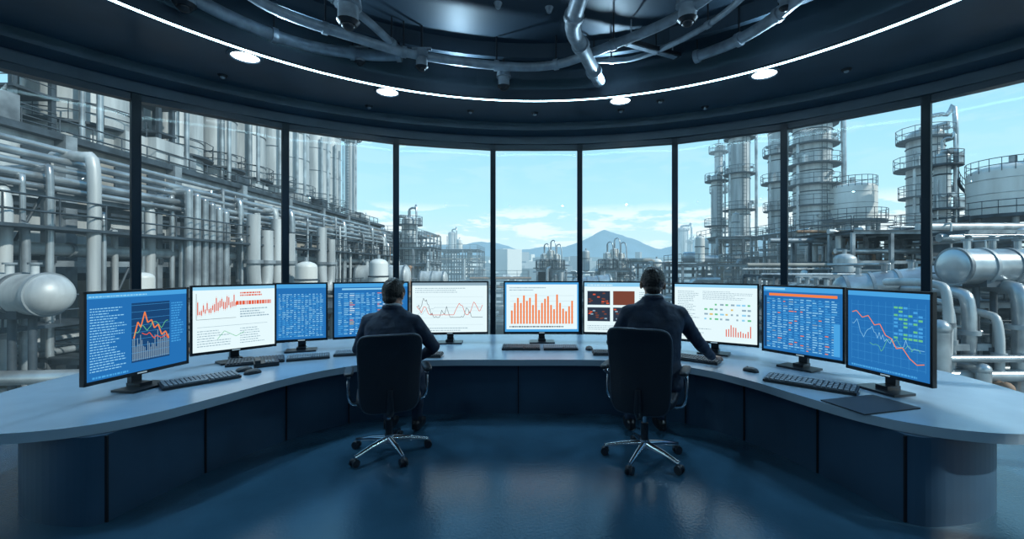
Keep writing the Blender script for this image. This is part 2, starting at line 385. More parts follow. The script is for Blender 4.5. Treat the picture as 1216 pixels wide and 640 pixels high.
def content(s, kind, rnd):
    if kind == 'A':
        s.r(0, 0, 1, 1, 'blue', 0); s.r(0, .94, 1, 1, 'blue2'); s.text(.02, .955, .9, .99, 1, 'ltblue', rnd, l=2)
        s.text(.03, .1, .36, .85, 24, 'ltblue', rnd, hh=.35); s.text(.82, .3, .97, .85, 16, 'blue2', rnd)
        s.r(.4, .12, .8, .86, 'navy', 1)
        for i in range(9): s.r(.4, .15 + i * .085, .8, .153 + i * .085, 'blue2', 2)
        for i in range(26):
            u = .41 + i * .015; s.r(u, .14, u + .006, .14 + rnd.uniform(.1, .35), 'grey', 2)
        s.line([(.42, .42), (.46, .62), (.49, .55), (.53, .74), (.56, .60), (.60, .63), (.63, .52), (.67, .56), (.71, .42), (.75, .46), (.79, .36)], .006, 'orange', 4)
        s.line(jag(rnd, .42, .78, .3, .6, 20), .003, 'green', 4); s.line(jag(rnd, .5, .78, .35, .6, 12), .004, 'red', 5)
        s.text(.05, .02, .5, .07, 1, 'blue2', rnd)
    elif kind == 'B':
        s.r(0, 0, 1, 1, 'white', 0); s.r(0, .95, 1, 1, 'ltblue'); s.text(.55, .84, .95, .92, 2, 'red', rnd, 1, hh=.6)
        s.text(.55, .5, .95, .66, 4, 'grey', rnd); s.text(.5, .70, .97, .77, 1, 'red', rnd, 1, hh=.9)
        for i in range(22):
            u = .05 + i * .021; h0 = .58 + .006 * i + rnd.uniform(-.03, .03); h = rnd.uniform(.05, .2); s.r(u, h0, u + .012, h0 + h, 'red', 1); s.r(u + .005, h0 - .03, u + .007, h0 + h + .03, 'red', 1)
        s.line([(.04, .5), (.04, .9)], .002, 'dark'); s.line([(.04, .5), (.5, .5)], .002, 'dark')
        s.line([(.05, .38), (.9, .38)], .002, 'grey'); s.text(.05, .08, .45, .35, 7, 'grey', rnd, hh=.3); s.text(.55, .08, .9, .35, 7, 'grey', rnd, hh=.3)
        s.line([(.28, .18), (.36, .30), (.5, .2), (.6, .26)], .003, 'green')
    elif kind in 'CDI':
        s.r(0, 0, 1, 1, 'blue', 0); s.r(0, .93, 1, 1, 'blue2')
        if kind == 'I': s.r(.08, .86, .94, .9, 'orange', 1); s.r(.02, .955, .3, .985, 'ltblue', 2)
        if kind == 'D': s.r(.1, .88, .9, .91, 'ltblue', 1)
        nr = 22
        for i in range(nr):
            v = .05 + i * .036
            s.r(.04, v - .008, .96, v - .005, 'blue2', 1)
            for j in range(12):
                u = .05 + j * .075; wd = rnd.uniform(.025, .068)
                k = 'ltblue' if rnd.random() < .6 else 'blue2'
                if kind == 'D' and j in (2, 7, 8) and rnd.random() < .6: k = rnd.choice(['yellow', 'orange', 'white', 'white'])
                if kind == 'I' and rnd.random() < .12: k = rnd.choice(['orange', 'grey'])
                s.r(u, v, u + wd, v + .013, k, 2)
        if kind == 'I': s.r(.01, .04, .045, .86, 'navy', 2); s.r(.90, .04, .97, .5, 'blue2', 3)
    elif kind == 'E':
        s.r(0, 0, 1, 1, 'white', 0); s.r(0, .94, 1, 1, 'grey'); s.text(.04, .8, .9, .92, 3, 'grey', rnd, hh=.3)
        for i in range(5): s.r(.05, .15 + .14 * i, .95, .152 + .14 * i, 'grey')
        s.line(jag(rnd, .06, .94, .3, .75, 70), .003, 'dark'); s.line(jag(rnd, .06, .94, .35, .7, 60), .004, 'red'); s.line(jag(rnd, .06, .94, .2, .5, 46), .002, 'grey')
        s.text(.05, .03, .95, .12, 2, 'grey', rnd, hh=.3)
    elif kind == 'F':
        s.r(0, 0, 1, 1, 'blue2', 0); s.r(.02, .05, .98, .96, 'white', 1); s.text(.06, .84, .6, .93, 2, 'grey', rnd, l=2, hh=.35)
        for i in range(6): s.r(.07, .18 + .11 * i, .94, .183 + .11 * i, 'grey', 2)
        hs = [.32, .5, .62, .5, .68, .55, .62, .45, .72, .33, .5, .6, .66, .45, .35, .7, .5, .36, .3, .42, .55]
        for i, h in enumerate(hs):
            u = .08 + i * .041; s.r(u, .16, u + .024, .16 + h * .85, 'orange', 3)
        s.text(.06, .09, .94, .14, 1, 'dark', rnd, 1, l=2)
    elif kind == 'G':
        s.r(0, 0, 1, 1, 'white', 0); s.r(0, .92, 1, 1, 'ltblue'); s.text(.04, .94, .5, .98, 1, 'white', rnd, l=2)
        for (u, v) in ((.04, .55), (.04, .22), (.38, .22)):
            s.r(u, v, u + .3, v + .28, 'dark', 1)
            for i in range(14):
                a, c = rnd.uniform(u, u + .26), rnd.uniform(v + .02, v + .24); s.r(a, c, a + .035, c + .025, rnd.choice(['brown', 'red', 'grey', 'brown']), 2)
        s.r(.38, .55, .66, .83, 'brown', 1); s.text(.72, .2, .96, .84, 16, 'grey', rnd, hh=.3); s.text(.04, .05, .9, .16, 3, 'grey', rnd, hh=.3)
    elif kind == 'H':
        s.r(0, 0, 1, 1, 'white', 0); s.r(0, .95, 1, 1, 'ltblue'); s.text(.04, .3, .32, .9, 18, 'grey', rnd, hh=.3); s.text(.36, .74, .95, .9, 6, 'grey', rnd, hh=.3)
        for i in range(4):
            for j in range(9):
                if rnd.random() < .75: s.r(.38 + j * .064, .38 + i * .085, .38 + j * .064 + rnd.uniform(.02, .05), .41 + i * .085, rnd.choice(['green', 'grey', 'yellow', 'grey', 'ltblue']))
        for i in range(11): s.r(.64 + i * .028, .1, .652 + i * .028, .15 + rnd.uniform(.02, .16), 'red')
        s.text(.04, .06, .5, .24, 5, 'grey', rnd, hh=.3)
    elif kind == 'J':
        s.r(0, 0, 1, 1, 'blue', 0); s.r(0, .94, 1, 1, 'blue2')
        for i in range(8): s.r(.05, .12 + i * .1, .95, .122 + i * .1, 'blue2'); 
        for i in range(11): s.r(.05 + i * .09, .1, .052 + i * .09, .88, 'blue2')
        s.line([(.06, .72), (.12, .74), (.2, .66), (.28, .69), (.36, .58), (.43, .6), (.5, .47), (.57, .44), (.63, .33), (.7, .35), (.78, .24), (.86, .18), (.94, .2)], .004, 'orange', 4)
        s.line(jag(rnd, .06, .94, .35, .8, 40), .002, 'ltblue'); s.line(jag(rnd, .3, .9, .2, .5, 26), .002, 'green')
        for i in range(9):
            for j in range(6):
                if rnd.random() < .7: s.r(.6 + j * .055, .45 + i * .045, .645 + j * .055, .475 + i * .045, rnd.choice(['green', 'blue2', 'blue2', 'green']), 2)
        s.text(.05, .02, .9, .07, 1, 'blue2', rnd)
mons = [((-4.02, 3.85), (-3.87, 4.85), 'A'), ((-4.14, 5.2), (-3.52, 5.92), 'B'), ((-3.7, 6.15), (-3.06, 6.42), 'C'), ((-3.0, 6.42), (-1.98, 6.85), 'D'),
        ((-1.98, 6.9), (-0.74, 7.0), 'E'), ((-0.51, 7.0), (0.74, 7.02), 'F'), ((0.77, 7.0), (2.02, 6.82), 'G'), ((2.03, 6.38), (3.0, 5.78), 'H'), ((2.93, 5.6), (3.43, 4.78), 'I'), ((3.33, 4.64), (3.52, 3.82), 'J')]
for i, (a, c, kind) in enumerate(mons):
    rnd = random.Random(i + 3); mb = MB()
    A = Vector((a[0], a[1], 0)); C = Vector((c[0], c[1], 0)); d = (C - A); L = d.length; d.normalize(); n = Vector((d.y, -d.x, 0))
    mid = (A + C) / 2; rz = math.atan2(d.y, d.x)
    L *= 0.985
    mb.box((mid.x - n.x * 0.02, mid.y - n.y * 0.02, (HB + HT) / 2), (L, 0.04, HT - HB), 0, rz)
    bk = mid - n * 0.055; mb.box((bk.x, bk.y, (HB + HT) / 2), (L * 0.6, 0.05, (HT - HB) * 0.6), 0, rz)
    bz = 0.022
    o = mid - d * (L / 2 - bz) + Vector((0, 0, HB + bz + 0.012)) + n * 0.001
    s = Scr(mb, o, d, Vector((0, 0, 1)), n, L - 2 * bz, HT - HB - 2 * bz - 0.012)
    content(s, kind, rnd)
    for (u, v, ww, hh) in ((0, HT - bz / 2, L, bz), (0, HB + bz / 2 + .006, L, bz + .012)):
        mb.box((mid.x + n.x * .004, mid.y + n.y * .004, v), (ww, 0.012, hh), 0, rz)
    for q in (-1, 1):
        p = mid + d * q * (L / 2 - bz / 2) + n * .004; mb.box((p.x, p.y, (HB + HT) / 2), (bz, 0.012, HT - HB), 0, rz)
    p = mid + n * 0.0105; mb.box((p.x, p.y, HB + .018), (0.09, 0.002, 0.012), SI['grey'], rz)
    st = mid - n * 0.08
    mb.box((st.x, st.y, 0.90), (0.10, 0.05, 0.28), 1, rz)
    bs = mid + n * 0.03
    mb.box((bs.x, bs.y, 0.762), (0.40, 0.26, 0.022), 1, rz)
    mb.box(((st.x + bs.x) / 2, (st.y + bs.y) / 2, 0.79), (0.12, 0.16, 0.035), 1, rz)
    mb.build('computer_monitor', [m_bezel, m_stand] + [S[k] for k in SK])

# ------------------------------------------------------------------ keyboards, mice
m_kb = pm('keyboard_body', (0.02, 0.025, 0.03), 0.45); m_key = pm('keyboard_keys', (0.22, 0.26, 0.30), 0.5); m_keyd = pm('keyboard_keys_dark', (0.08, 0.095, 0.11), 0.5)
def keyboard(x, y, rz, w=0.62, d=0.22, dark=False):
    mb = MB(); M = Matrix.Translation((x, y, 0.757)) @ Matrix.Rotation(rz, 4, 'Z') @ Matrix.Rotation(0.06, 4, 'X')
    mb.box((0, 0, 0.018), (w, d, 0.024), 0, 0, M)
    rows, colsn = 5, 17
    for i in range(rows):
        for j in range(colsn):
            if i == 0 and 4 < j < 10: continue
            mb.box((-w / 2 + w * (j + .75) / (colsn + .5), -d / 2 + d * (i + .65) / (rows + .3), 0.036), (w / colsn * .70, d / rows * .68, 0.018), 1, 0, M)
    mb.box((-w * .08, -d / 2 + d * .65 / 5.3, 0.036), (w * .28, d / rows * .68, 0.018), 1, 0, M)
    mb.build('keyboard', [m_kb, m_keyd if dark else m_key])
keyboard(-3.50, 4.55, math.radians(50), .66, .25); keyboard(-3.52, 5.48, math.radians(30), .62, .28, True)
keyboard(-2.98, 5.72, math.radians(25), .5, .23); keyboard(-2.50, 6.0, math.radians(18), .5, .22)
keyboard(-0.20, 6.42, 0, .56, .26, True); keyboard(0.38, 6.40, 0, .5, .24); keyboard(2.08, 5.60, math.radians(-38), .6, .24, True)
keyboard(2.80, 4.42, math.radians(-42), .80, .28); keyboard(1.05, 6.0, 0, .5, .2, True); keyboard(-1.5, 5.86, 0, .5, .2, True)
def mouse(x, y, rz):
    mb = MB(); M = Matrix.Rotation(rz, 3, 'Z')
    mb.sup((x, y, 0.752), (0.055, 0.09, 0.05), 0.8, 0.85, 0, 20, 10, fn=lambda p: Vector((p.x, p.y, max(p.z, 0))), rot=M)
    mb.cyl(Vector((x, y, 0.795)) + M @ Vector((-0.005, 0.035, 0)), Vector((x, y, 0.795)) + M @ Vector((0.005, 0.035, 0)), 0.012, mat=1, seg=12)
    mb.build('computer_mouse', [m_kb, m_key])
mouse(-3.38, 5.04, -.5); mouse(2.50, 5.02, .6); mouse(0.80, 6.36, 0); mouse(-3.20, 4.92, -.6); mouse(-2.12, 6.02, -.2); mouse(1.75, 6.0, 0)
mb = MB(); mb.box((2.93, 3.80, 0.756), (0.62, 0.4, 0.01), 0, math.radians(15)); mb.build('desk_mat', [m_kb])
mb = MB()
M2 = Matrix.Translation((-3.30, 5.33, 0.746)) @ Matrix.Rotation(math.radians(35), 4, 'Z')
mb.box((0, 0, 0.03), (0.26, 0.22, 0.05), 0, 0, M2); mb.box((-0.09, 0, 0.075), (0.055, 0.22, 0.035), 0, 0, M2)
for i in range(4):
    for j in range(3): mb.box((0.0 + j * .035, -.08 + i * .035, 0.06), (.024, .024, .012), 1, 0, M2)
mb.build('desk_phone', [m_kb, m_key])

# ------------------------------------------------------------------ chairs
m_leather = pm('chair_upholstery', (0.013, 0.019, 0.030), 0.42, bump=0.2, nscale=90)
m_rim = pm('chair_rim', (0.06, 0.09, 0.13), 0.35, metal=0.3)
def chair(x, y, rz, s, sz):
    mb = MB()
    for k in range(5):
        a = 2 * pi * k / 5 + 0.35 - rz; dx, dy = math.cos(a), math.sin(a)
        mb.tube([(dx * .03, dy * .03, .115), (dx * .16, dy * .16, .10), (dx * .31, dy * .31, .07)], [.026, .022, .015], 1, 10)
        mb.cyl((dx * .31, dy * .31, .03), (dx * .31, dy * .31, .085), .008, mat=1, seg=8)
        for q in (-1, 1):
            c = Vector((dx * .31 - dy * .018 * q, dy * .31 + dx * .018 * q, .03)); t = Vector((-dy, dx, 0)) * .009
            mb.cyl(c - t, c + t, .030, mat=0, seg=18)
        mb.sup((dx * .31, dy * .31, .045), (.028, .028, .02), mat=0, nu=12, nv=8)
    mb.cyl((0, 0, .085), (0, 0, .15), .04, .034, 1, 20); mb.cyl((0, 0, .15), (0, 0, .27), .028, mat=0, seg=18); mb.cyl((0, 0, .27), (0, 0, .39), .017, mat=1, seg=16)
    mb.box((0, -.02, .40), (.2, .26, .04), 0)
    mb.sup((0, .03, .455), (.245, .245, .048), .45, .35, 0, 36, 14, fn=lambda p: Vector((p.x, p.y, p.z - 3.0 * max(0, p.y - .15) ** 2 + .25 * p.x * p.x)))
    def bk(p):
        z = p.z / .30
        wx = 1.0 + 0.06 * z
        return Vector((p.x * wx, p.y + .9 * p.x * p.x - .05 * z * z + .02 * math.sin(z * 3) - .05 * z, p.z))
    mb.sup((0, -.235, .70), (.225, .028, .30), .28, .3, 0, 44, 28, fn=bk)
    pts = []
    for i in range(48):
        t = 2 * pi * i / 48; p = bk(Vector((.222 * sgn(math.cos(t), .28), 0, .298 * sgn(math.sin(t), .28)))); pts.append(p + Vector((0, -.240, .70)))
    mb.tube(pts, .010, 2, 8, closed=True)
    mb.tube([(0, -.12, .39), (0, -.24, .39), (0, -.29, .44), (0, -.285, .58)], [.03, .03, .028, .02], 0, 10)
    for q in (-1, 1):
        pts = catmull([(q * .16, .05, .40), (q * .27, .05, .41), (q * .305, .04, .48), (q * .305, .07, .62), (q * .30, .13, .655)], 5)
        mb.tube(pts, .014, 1, 10)
        pts = catmull([(q * .305, .05, .60), (q * .305, -.06, .645), (q * .30, -.10, .665)], 5); mb.tube(pts, .012, 1, 10)
        mb.sup((q * .30, .03, .675), (.035, .15, .016), .5, .5, 0, 20, 8)
    ob = mb.build('office_chair', [m_leather, m_chrome, m_rim]); ob.location = (x, y, 0); ob.rotation_euler = (0, 0, rz); ob.scale = (s, s, sz)
chair(-1.54, 4.58, 0.36, 1.3, 1.3); chair(1.12, 4.42, -0.42, 1.3, 1.38)

# ------------------------------------------------------------------ people
m_suit = pm('suit_navy', (0.013, 0.028, 0.060), 0.7, bump=0.3, nscale=14, noise=0.2)
m_skin = pm('skin', (0.50, 0.28, 0.20), 0.5, noise=0.06)
m_hair = pm('hair_dark', (0.016, 0.013, 0.012), 0.4, bump=0.7, nscale=60, stretch=(1, 1, .15))
m_shirt = pm('shirt_white', (0.6, 0.68, 0.75), 0.7); m_shoe = pm('shoe_leather', (0.01, 0.01, 0.012), 0.3)
m_tie = pm('tie_blue', (0.02, 0.04, 0.12), 0.5)
m_eye = pm('eye_white', (0.7, 0.7, 0.7), 0.2); m_iris = pm('iris', (0.03, 0.02, 0.01), 0.2); m_lip = pm('lips', (0.42, 0.17, 0.14), 0.5)
def remesh(ob, vox, it=6, fac=0.5):
    m = ob.modifiers.new('r', 'REMESH'); m.mode = 'VOXEL'; m.voxel_size = vox; m.use_smooth_shade = True
    s = ob.modifiers.new('s', 'SMOOTH'); s.iterations = it; s.factor = fac
def hand(parent, wrist, fwd, up, side, name):
    fwd = Vector(fwd).normalized(); up = Vector(up); up = (up - fwd * up.dot(fwd)).normalized(); sd = fwd.cross(up) * side
    W = Vector(wrist)
    def P(f, s_, u): return W + fwd * f + sd * s_ + up * u
    mb = MB(); rot = Matrix((sd, fwd, up)).transposed()
    mb.sup(P(.05, 0, 0), (.042, .054, .016), .7, .7, 0, 20, 12, rot=rot)
    mb.chain([P(-.03, 0, 0), P(.02, 0, 0)], [.027, .025])
    for k, (s_, L) in enumerate(((.031, .074), (.0105, .084), (-.011, .077), (-.032, .060))):
        p = [P(.07, s_ * .9, .002), P(.097, s_, .004), P(.097 + L * .45, s_ * 1.15, -.002), P(.097 + L * .75, s_ * 1.2, -.014), P(.097 + L * .93, s_ * 1.2, -.026)]
        mb.chain(p, [.0098, .0095, .0088, .0080, .0070], seg=10)
    mb.chain([P(.02, .025, -.004), P(.045, .050, -.010), P(.075, .062, -.014), P(.10, .062, -.02)], [.014, .012, .0105, .0085], seg=10)
    ob = mb.build(name, [m_skin], parent); remesh(ob, .0035, 2)
def man(name, loc, rz, s, lean, arms, headturn):
    root = bpy.data.objects.new(name, None); scene.collection.objects.link(root)
    root.location = loc; root.rotation_euler = (0, 0, rz); root.scale = (s, s, s)
    mb = MB()
    secs = [(.455, -.02, .16, .11), (.50, -.02, .185, .135), (.58, 0, .19, .13), (.68, .02, .182, .118), (.80, .03, .195, .12), (.92, .03, .215, .125), (.99, .035, .222, .12), (1.045, .04, .215, .10), (1.085, .045, .175, .088), (1.115, .05, .115, .076), (1.14, .055, .075, .066)]
    def ly(z): return lean * max(0, z - .5) / .6
    nu = 32; vs = []; fs = []
    for (z, y, rx, ry) in secs:
        for i in range(nu):
            t = 2 * pi * i / nu; vs.append((rx * sgn(math.cos(t), .85), y + ly(z) + ry * sgn(math.sin(t), .85), z))
    for j in range(len(secs) - 1):
        for i in range(nu): fs.append((j * nu + i, j * nu + (i + 1) % nu, (j + 1) * nu + (i + 1) % nu, (j + 1) * nu + i))
    fs.append(tuple(range(nu - 1, -1, -1))); fs.append(tuple((len(secs) - 1) * nu + i for i in range(nu)))
    mb.add(vs, fs, 0, True)
    shy = .045 + ly(1.02)
    for q, (el, wr) in zip((-1, 1), arms):
        sh = Vector((q * .195, shy, 1.015)); el = Vector(el); wr = Vector(wr)
        m1 = sh.lerp(el, .5); m2 = el.lerp(wr, .35)
        mb.chain([Vector((q * .12, shy, 1.03)), sh, m1, el, m2, wr], [.074, .074, .062, .054, .050, .038], seg=16)
        mb.chain([wr.lerp(el, .06), wr + (wr - el).normalized() * .012], [.039, .040], seg=16)
        hip = Vector((q * .09, .0, .535)); kn = Vector((q * .14, .43, .545)); an = Vector((q * .13, .40, .12))
        mb.chain([hip, hip.lerp(kn, .5), kn, kn.lerp(an, .35), an], [.092, .082, .064, .058, .050], seg=16)
        # lapel
        mb.chain([(q * .060, .085 + ly(1.12), 1.12), (q * .062, .135 + ly(1.02), 1.03), (q * .015, .155 + ly(.88), .87)], [.016, .020, .012], seg=8)
    cy = .05 + ly(1.12)
    mb.tube([(.072 * math.cos(t), cy + .072 * math.sin(t), 1.14 - .015 * math.sin(t)) for t in [2 * pi * i / 20 for i in range(20)]], .017, 0, 8, closed=True)
    ob = mb.build('suit_body', [m_suit], root); remesh(ob, .009, 6)
    tx = bpy.data.textures.new('folds', 'CLOUDS'); tx.noise_scale = .09
    dm = ob.modifiers.new('d', 'DISPLACE'); dm.texture = tx; dm.strength = .020; dm.mid_level = .5
    mb = MB(); mb.tube([(.060 * math.cos(t), cy + .004 + .060 * math.sin(t), 1.165 - .012 * math.sin(t)) for t in [2 * pi * i / 24 for i in range(24)]], .012, 0, 8, closed=True)
    mb.build('shirt_collar', [m_shirt], root)
    mb = MB(); mb.sup((0, .128 + ly(1.04), 1.04), (.048, .026, .105), 1, 1, 0); mb.sup((0, .142 + ly(1.02), 1.02), (.016, .020, .12), .8, .8, 1); mb.sup((0, .118 + ly(1.12), 1.122), (.020, .016, .018), .8, .8, 1)
    mb.build('shirt_front', [m_shirt, m_tie], root)
    for q, (el, wr) in zip((-1, 1), arms):
        el = Vector(el); wr = Vector(wr); d = (wr - el).normalized()
        mb = MB(); mb.cyl(wr, wr + d * .026, .034, .033, 0, 20); mb.build('shirt_cuff', [m_shirt], root)
        f = Vector((d.x, d.y, d.z * .15 - .05)); hand(root, wr + d * .03, f, (0, 0, 1), -q, 'hand')
        mb = MB(); mb.sup((q * .13, .46, .04), (.045, .135, .04), .7, .7, 0, 24, 12, fn=lambda p: Vector((p.x, p.y, max(p.z, -.038) + (.02 if p.y < -.03 and p.z > 0 else 0)))); mb.chain([(q * .13, .40, .06), (q * .13, .40, .13)], [.045, .045])
        so_ = mb.build('shoe', [m_shoe], root); remesh(so_, .007, 4)
    hr = bpy.data.objects.new('head_pivot', None); scene.collection.objects.link(hr); hr.parent = root
    hr.location = (0, cy + .022, 1.24); hr.rotation_euler = (headturn[0], headturn[1], headturn[2]); hr.scale = (1.12, 1.08, 1.02)
    mb = MB()
    def sk(p):
        k = max(0, -p.z / .12)
        return Vector((p.x * (1 - .28 * k * k), p.y * (1 - .12 * k) + .012 * k, p.z))
    mb.sup((0, 0, .03), (.074, .094, .112), 1, 1, 0, 32, 24, fn=sk)
    mb.sup((0, .038, -.058), (.048, .052, .040), .9, .9, 0)
    mb.chain([(0, .092, .028), (0, .104, .004), (0, .116, -.014)], [.009, .012, .015], seg=10); mb.sup((0, .106, -.018), (.021, .012, .010), 1, 1, 0)
    mb.sup((0, .080, .040), (.055, .016, .010), 1, 1, 0)
    for q in (-1, 1):
        mb.sup((q * .079, -.004, .005), (.011, .021, .033), 1, 1, 0, rot=Matrix.Rotation(q * .35, 3, 'Z'))
    mb.chain([(0, -.014, -.088), (0, -.010, -.03)], [.050, .056], seg=20)
    h = mb.build('head', [m_skin], hr); remesh(h, .0045, 2)
    mb = MB(); mb.sup((0, .0905, -.049), (.024, .008, .005), 1, 1, 0); mb.sup((0, .0900, -.058), (.020, .008, .006), 1, 1, 0); mb.build('mouth', [m_lip], hr)
    for q in (-1, 1):
        mb = MB(); mb.sup((q * .031, .078, .018), (.013, .0105, .008), mat=0); mb.sup((q * .031, .0865, .018), (.005, .003, .005), mat=1); mb.build('eye', [m_eye, m_iris], hr)
        mb = MB(); mb.tube([(q * .014, .096, .040), (q * .032, .096, .045), (q * .05, .085, .040)], [.003, .005, .002], 0, 6); mb.build('eyebrow', [m_hair], hr)
    mb = MB()
    def hf(p):
        if p.y > .02 and p.z < .055: p = Vector((p.x * .8, .02 + (p.y - .02) * .15, p.z * .6 + .03))
        if p.z < -.06: p = Vector((p.x * .85, p.y, -.06 + (p.z + .06) * .3))
        return p
    mb.sup((0, -.010, .042), (.083, .099, .114), 1, 1, 0, 36, 28, fn=hf)
    mb.sup((0, .038, .122), (.060, .044, .026), 1, 1, 0); mb.sup((0, -.055, -.030), (.056, .045, .045), 1, 1, 0)
    for q in (-1, 1): mb.sup((q * .074, .012, .035), (.012, .02, .04), 1, 1, 0)
    h = mb.build('hair', [m_hair], hr); remesh(h, .0045, 4)
    tx = bpy.data.textures.new('hairn', 'CLOUDS'); tx.noise_scale = .012
    dm = h.modifiers.new('d', 'DISPLACE'); dm.texture = tx; dm.strength = .007; dm.mid_level = .5
man('seated_man', (-1.60, 4.66, 0.02), -0.05, 1.3, .10, [((-.34, .24, .77), (-.13, .47, .65)), ((.33, .25, .79), (.13, .48, .65))], (-.15, 0, -.2))
man('seated_man', (1.29, 4.56, 0.04), -0.03, 1.38, .08, [((-.30, .22, .78), (-.10, .46, .64)), ((.39, .24, .78), (.57, .45, .625))], (-.1, .04, -.12))

# ------------------------------------------------------------------ exterior
def ext(h, tag='', k=1.0):
    t = tag + '%02d' % int(h * 100)
    q = lambda *c: tuple(v * k for v in c)
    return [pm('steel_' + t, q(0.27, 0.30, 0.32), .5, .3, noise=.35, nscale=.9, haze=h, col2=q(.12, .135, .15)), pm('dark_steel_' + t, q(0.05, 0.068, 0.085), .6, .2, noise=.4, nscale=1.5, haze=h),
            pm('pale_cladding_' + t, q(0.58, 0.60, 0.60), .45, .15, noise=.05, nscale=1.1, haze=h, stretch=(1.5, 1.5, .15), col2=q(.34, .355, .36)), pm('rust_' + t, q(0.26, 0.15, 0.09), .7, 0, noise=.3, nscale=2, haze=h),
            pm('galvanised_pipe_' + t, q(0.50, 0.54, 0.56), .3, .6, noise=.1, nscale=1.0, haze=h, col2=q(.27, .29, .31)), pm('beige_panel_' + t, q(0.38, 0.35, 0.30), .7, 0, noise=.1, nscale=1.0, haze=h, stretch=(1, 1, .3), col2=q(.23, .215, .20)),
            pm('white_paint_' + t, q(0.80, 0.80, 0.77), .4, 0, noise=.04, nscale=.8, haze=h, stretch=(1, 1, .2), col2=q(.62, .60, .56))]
E0, E1, E2, E3 = ext(0.02), ext(0.08), ext(0.22), ext(0.45)  # farther sets carry more of the painted-in haze glow
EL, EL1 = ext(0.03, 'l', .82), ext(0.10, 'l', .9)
def rail(mb, pts, closed=False, h=1.0, r=.03, mat=1):
    n = len(pts)
    for p in pts: mb.cyl(p, (p[0], p[1], p[2] + h), r, mat=mat, seg=4, caps=False)
    for hh in (h, h * .5):
        q = [(p[0], p[1], p[2] + hh) for p in pts]; mb.tube(q, r, mat, 4, closed=closed, caps=False)
def tower(name, x, y, r, top, base=-8, plats=5, E=E1, mat=2, p0=None, ladder=True):
    mb = MB(); rnd = random.Random(int(x * 31 + y * 7))
    mb.cyl((x, y, base), (x, y, top - r * .4), r, mat=mat, seg=24, caps=False)
    mb.sup((x, y, top - r * .4), (r, r, r * .5), mat=mat, nu=24, nv=10)
    mb.cyl((x, y, top), (x, y, top + .9), r * .2, mat=4, seg=8)
    mb.tube(catmull([(x, y, top), (x, y, top + 1.0), (x + r * .9, y - r * .6, top + 1.1), (x + r * 1.2, y - r * .9, top - .2), (x + r * 1.2, y - r * .9, base)], 4), r * .14, 4, 8)
    mb.tube([(x - r * 1.15, y - r * .5, top - 2), (x - r * 1.15, y - r * .5, base)], r * .1, 4, 6)
    z0 = p0 if p0 is not None else base + 3
    for k in range(plats):
        z = z0 + (top - 1.0 - z0) * k / max(1, plats - 1)
        ro = r + rnd.uniform(.5, .9)
        mb.annulus((x, y), r * .98, ro, z, z + .12, 1, n=20)
        m = 12; rail(mb, [(x + ro * math.cos(2 * pi * i / m), y + ro * math.sin(2 * pi * i / m), z + .1) for i in range(m)], True)
        mb.ring((x, y, z - .6), r * 1.02, .06, 1, 20, 4)
        for q in range(2):
            a = rnd.uniform(pi, 2 * pi); mb.cyl((x, y, z + 1.1), (x + (r + .4) * math.cos(a), y + (r + .4) * math.sin(a), z + 1.1), .18, mat=4, seg=8)
        a = rnd.uniform(pi, 2 * pi)
        mb.box((x + (ro - .3) * math.cos(a), y + (ro - .3) * math.sin(a), z + .5), (.4, .4, .8), 4)
    if ladder:
        for q in (-.25, .25): mb.cyl((x + q, y - r - .15, base), (x + q, y - r - .15, top), .035, mat=1, seg=4)
        z = base
        while z < top: mb.box((x, y - r - .15, z), (.5, .04, .04), 1); z += .5
    mb.build(name, E)
def tank(name, x, y, r, z0, z1, E=E1, dome=.25, base=-8):
    mb = MB()
    mb.cyl((x, y, z0), (x, y, z1), r, mat=6, seg=36); mb.sup((x, y, z1), (r, r, r * dome), mat=6, nu=32, nv=10)
    for k in range(3): mb.ring((x, y, z0 + (z1 - z0) * (k + .5) / 3), r * 1.003, .03, 2, 36, 4)
    m = 24; rail(mb, [(x + r * math.cos(2 * pi * i / m), y + r * math.sin(2 * pi * i / m), z1) for i in range(m)], True)
    if z0 > base:
        mb.annulus((x, y), 0.1, r + .8, z0 - .25, z0, 1, n=24)
        rail(mb, [(x + (r + .8) * math.cos(2 * pi * i / m), y + (r + .8) * math.sin(2 * pi * i / m), z0) for i in range(m)], True)
        for i in range(8):
            a = 2 * pi * i / 8; mb.cyl((x + r * math.cos(a), y + r * math.sin(a), base), (x + r * math.cos(a), y + r * math.sin(a), z0), .2, mat=0, seg=8)
    n = 30; pts = [(x + (r + .35) * math.cos(.3 + i * .07), y + (r + .35) * math.sin(.3 + i * .07), z0 + (z1 - z0) * i / n) for i in range(n + 1)]
    rail(mb, pts[::2]); mb.tube(pts, .12, 1, 4)
    mb.cyl((x, y, z1), (x, y, z1 + r * dome + .6), .25, mat=4, seg=10); mb.build(name, E)
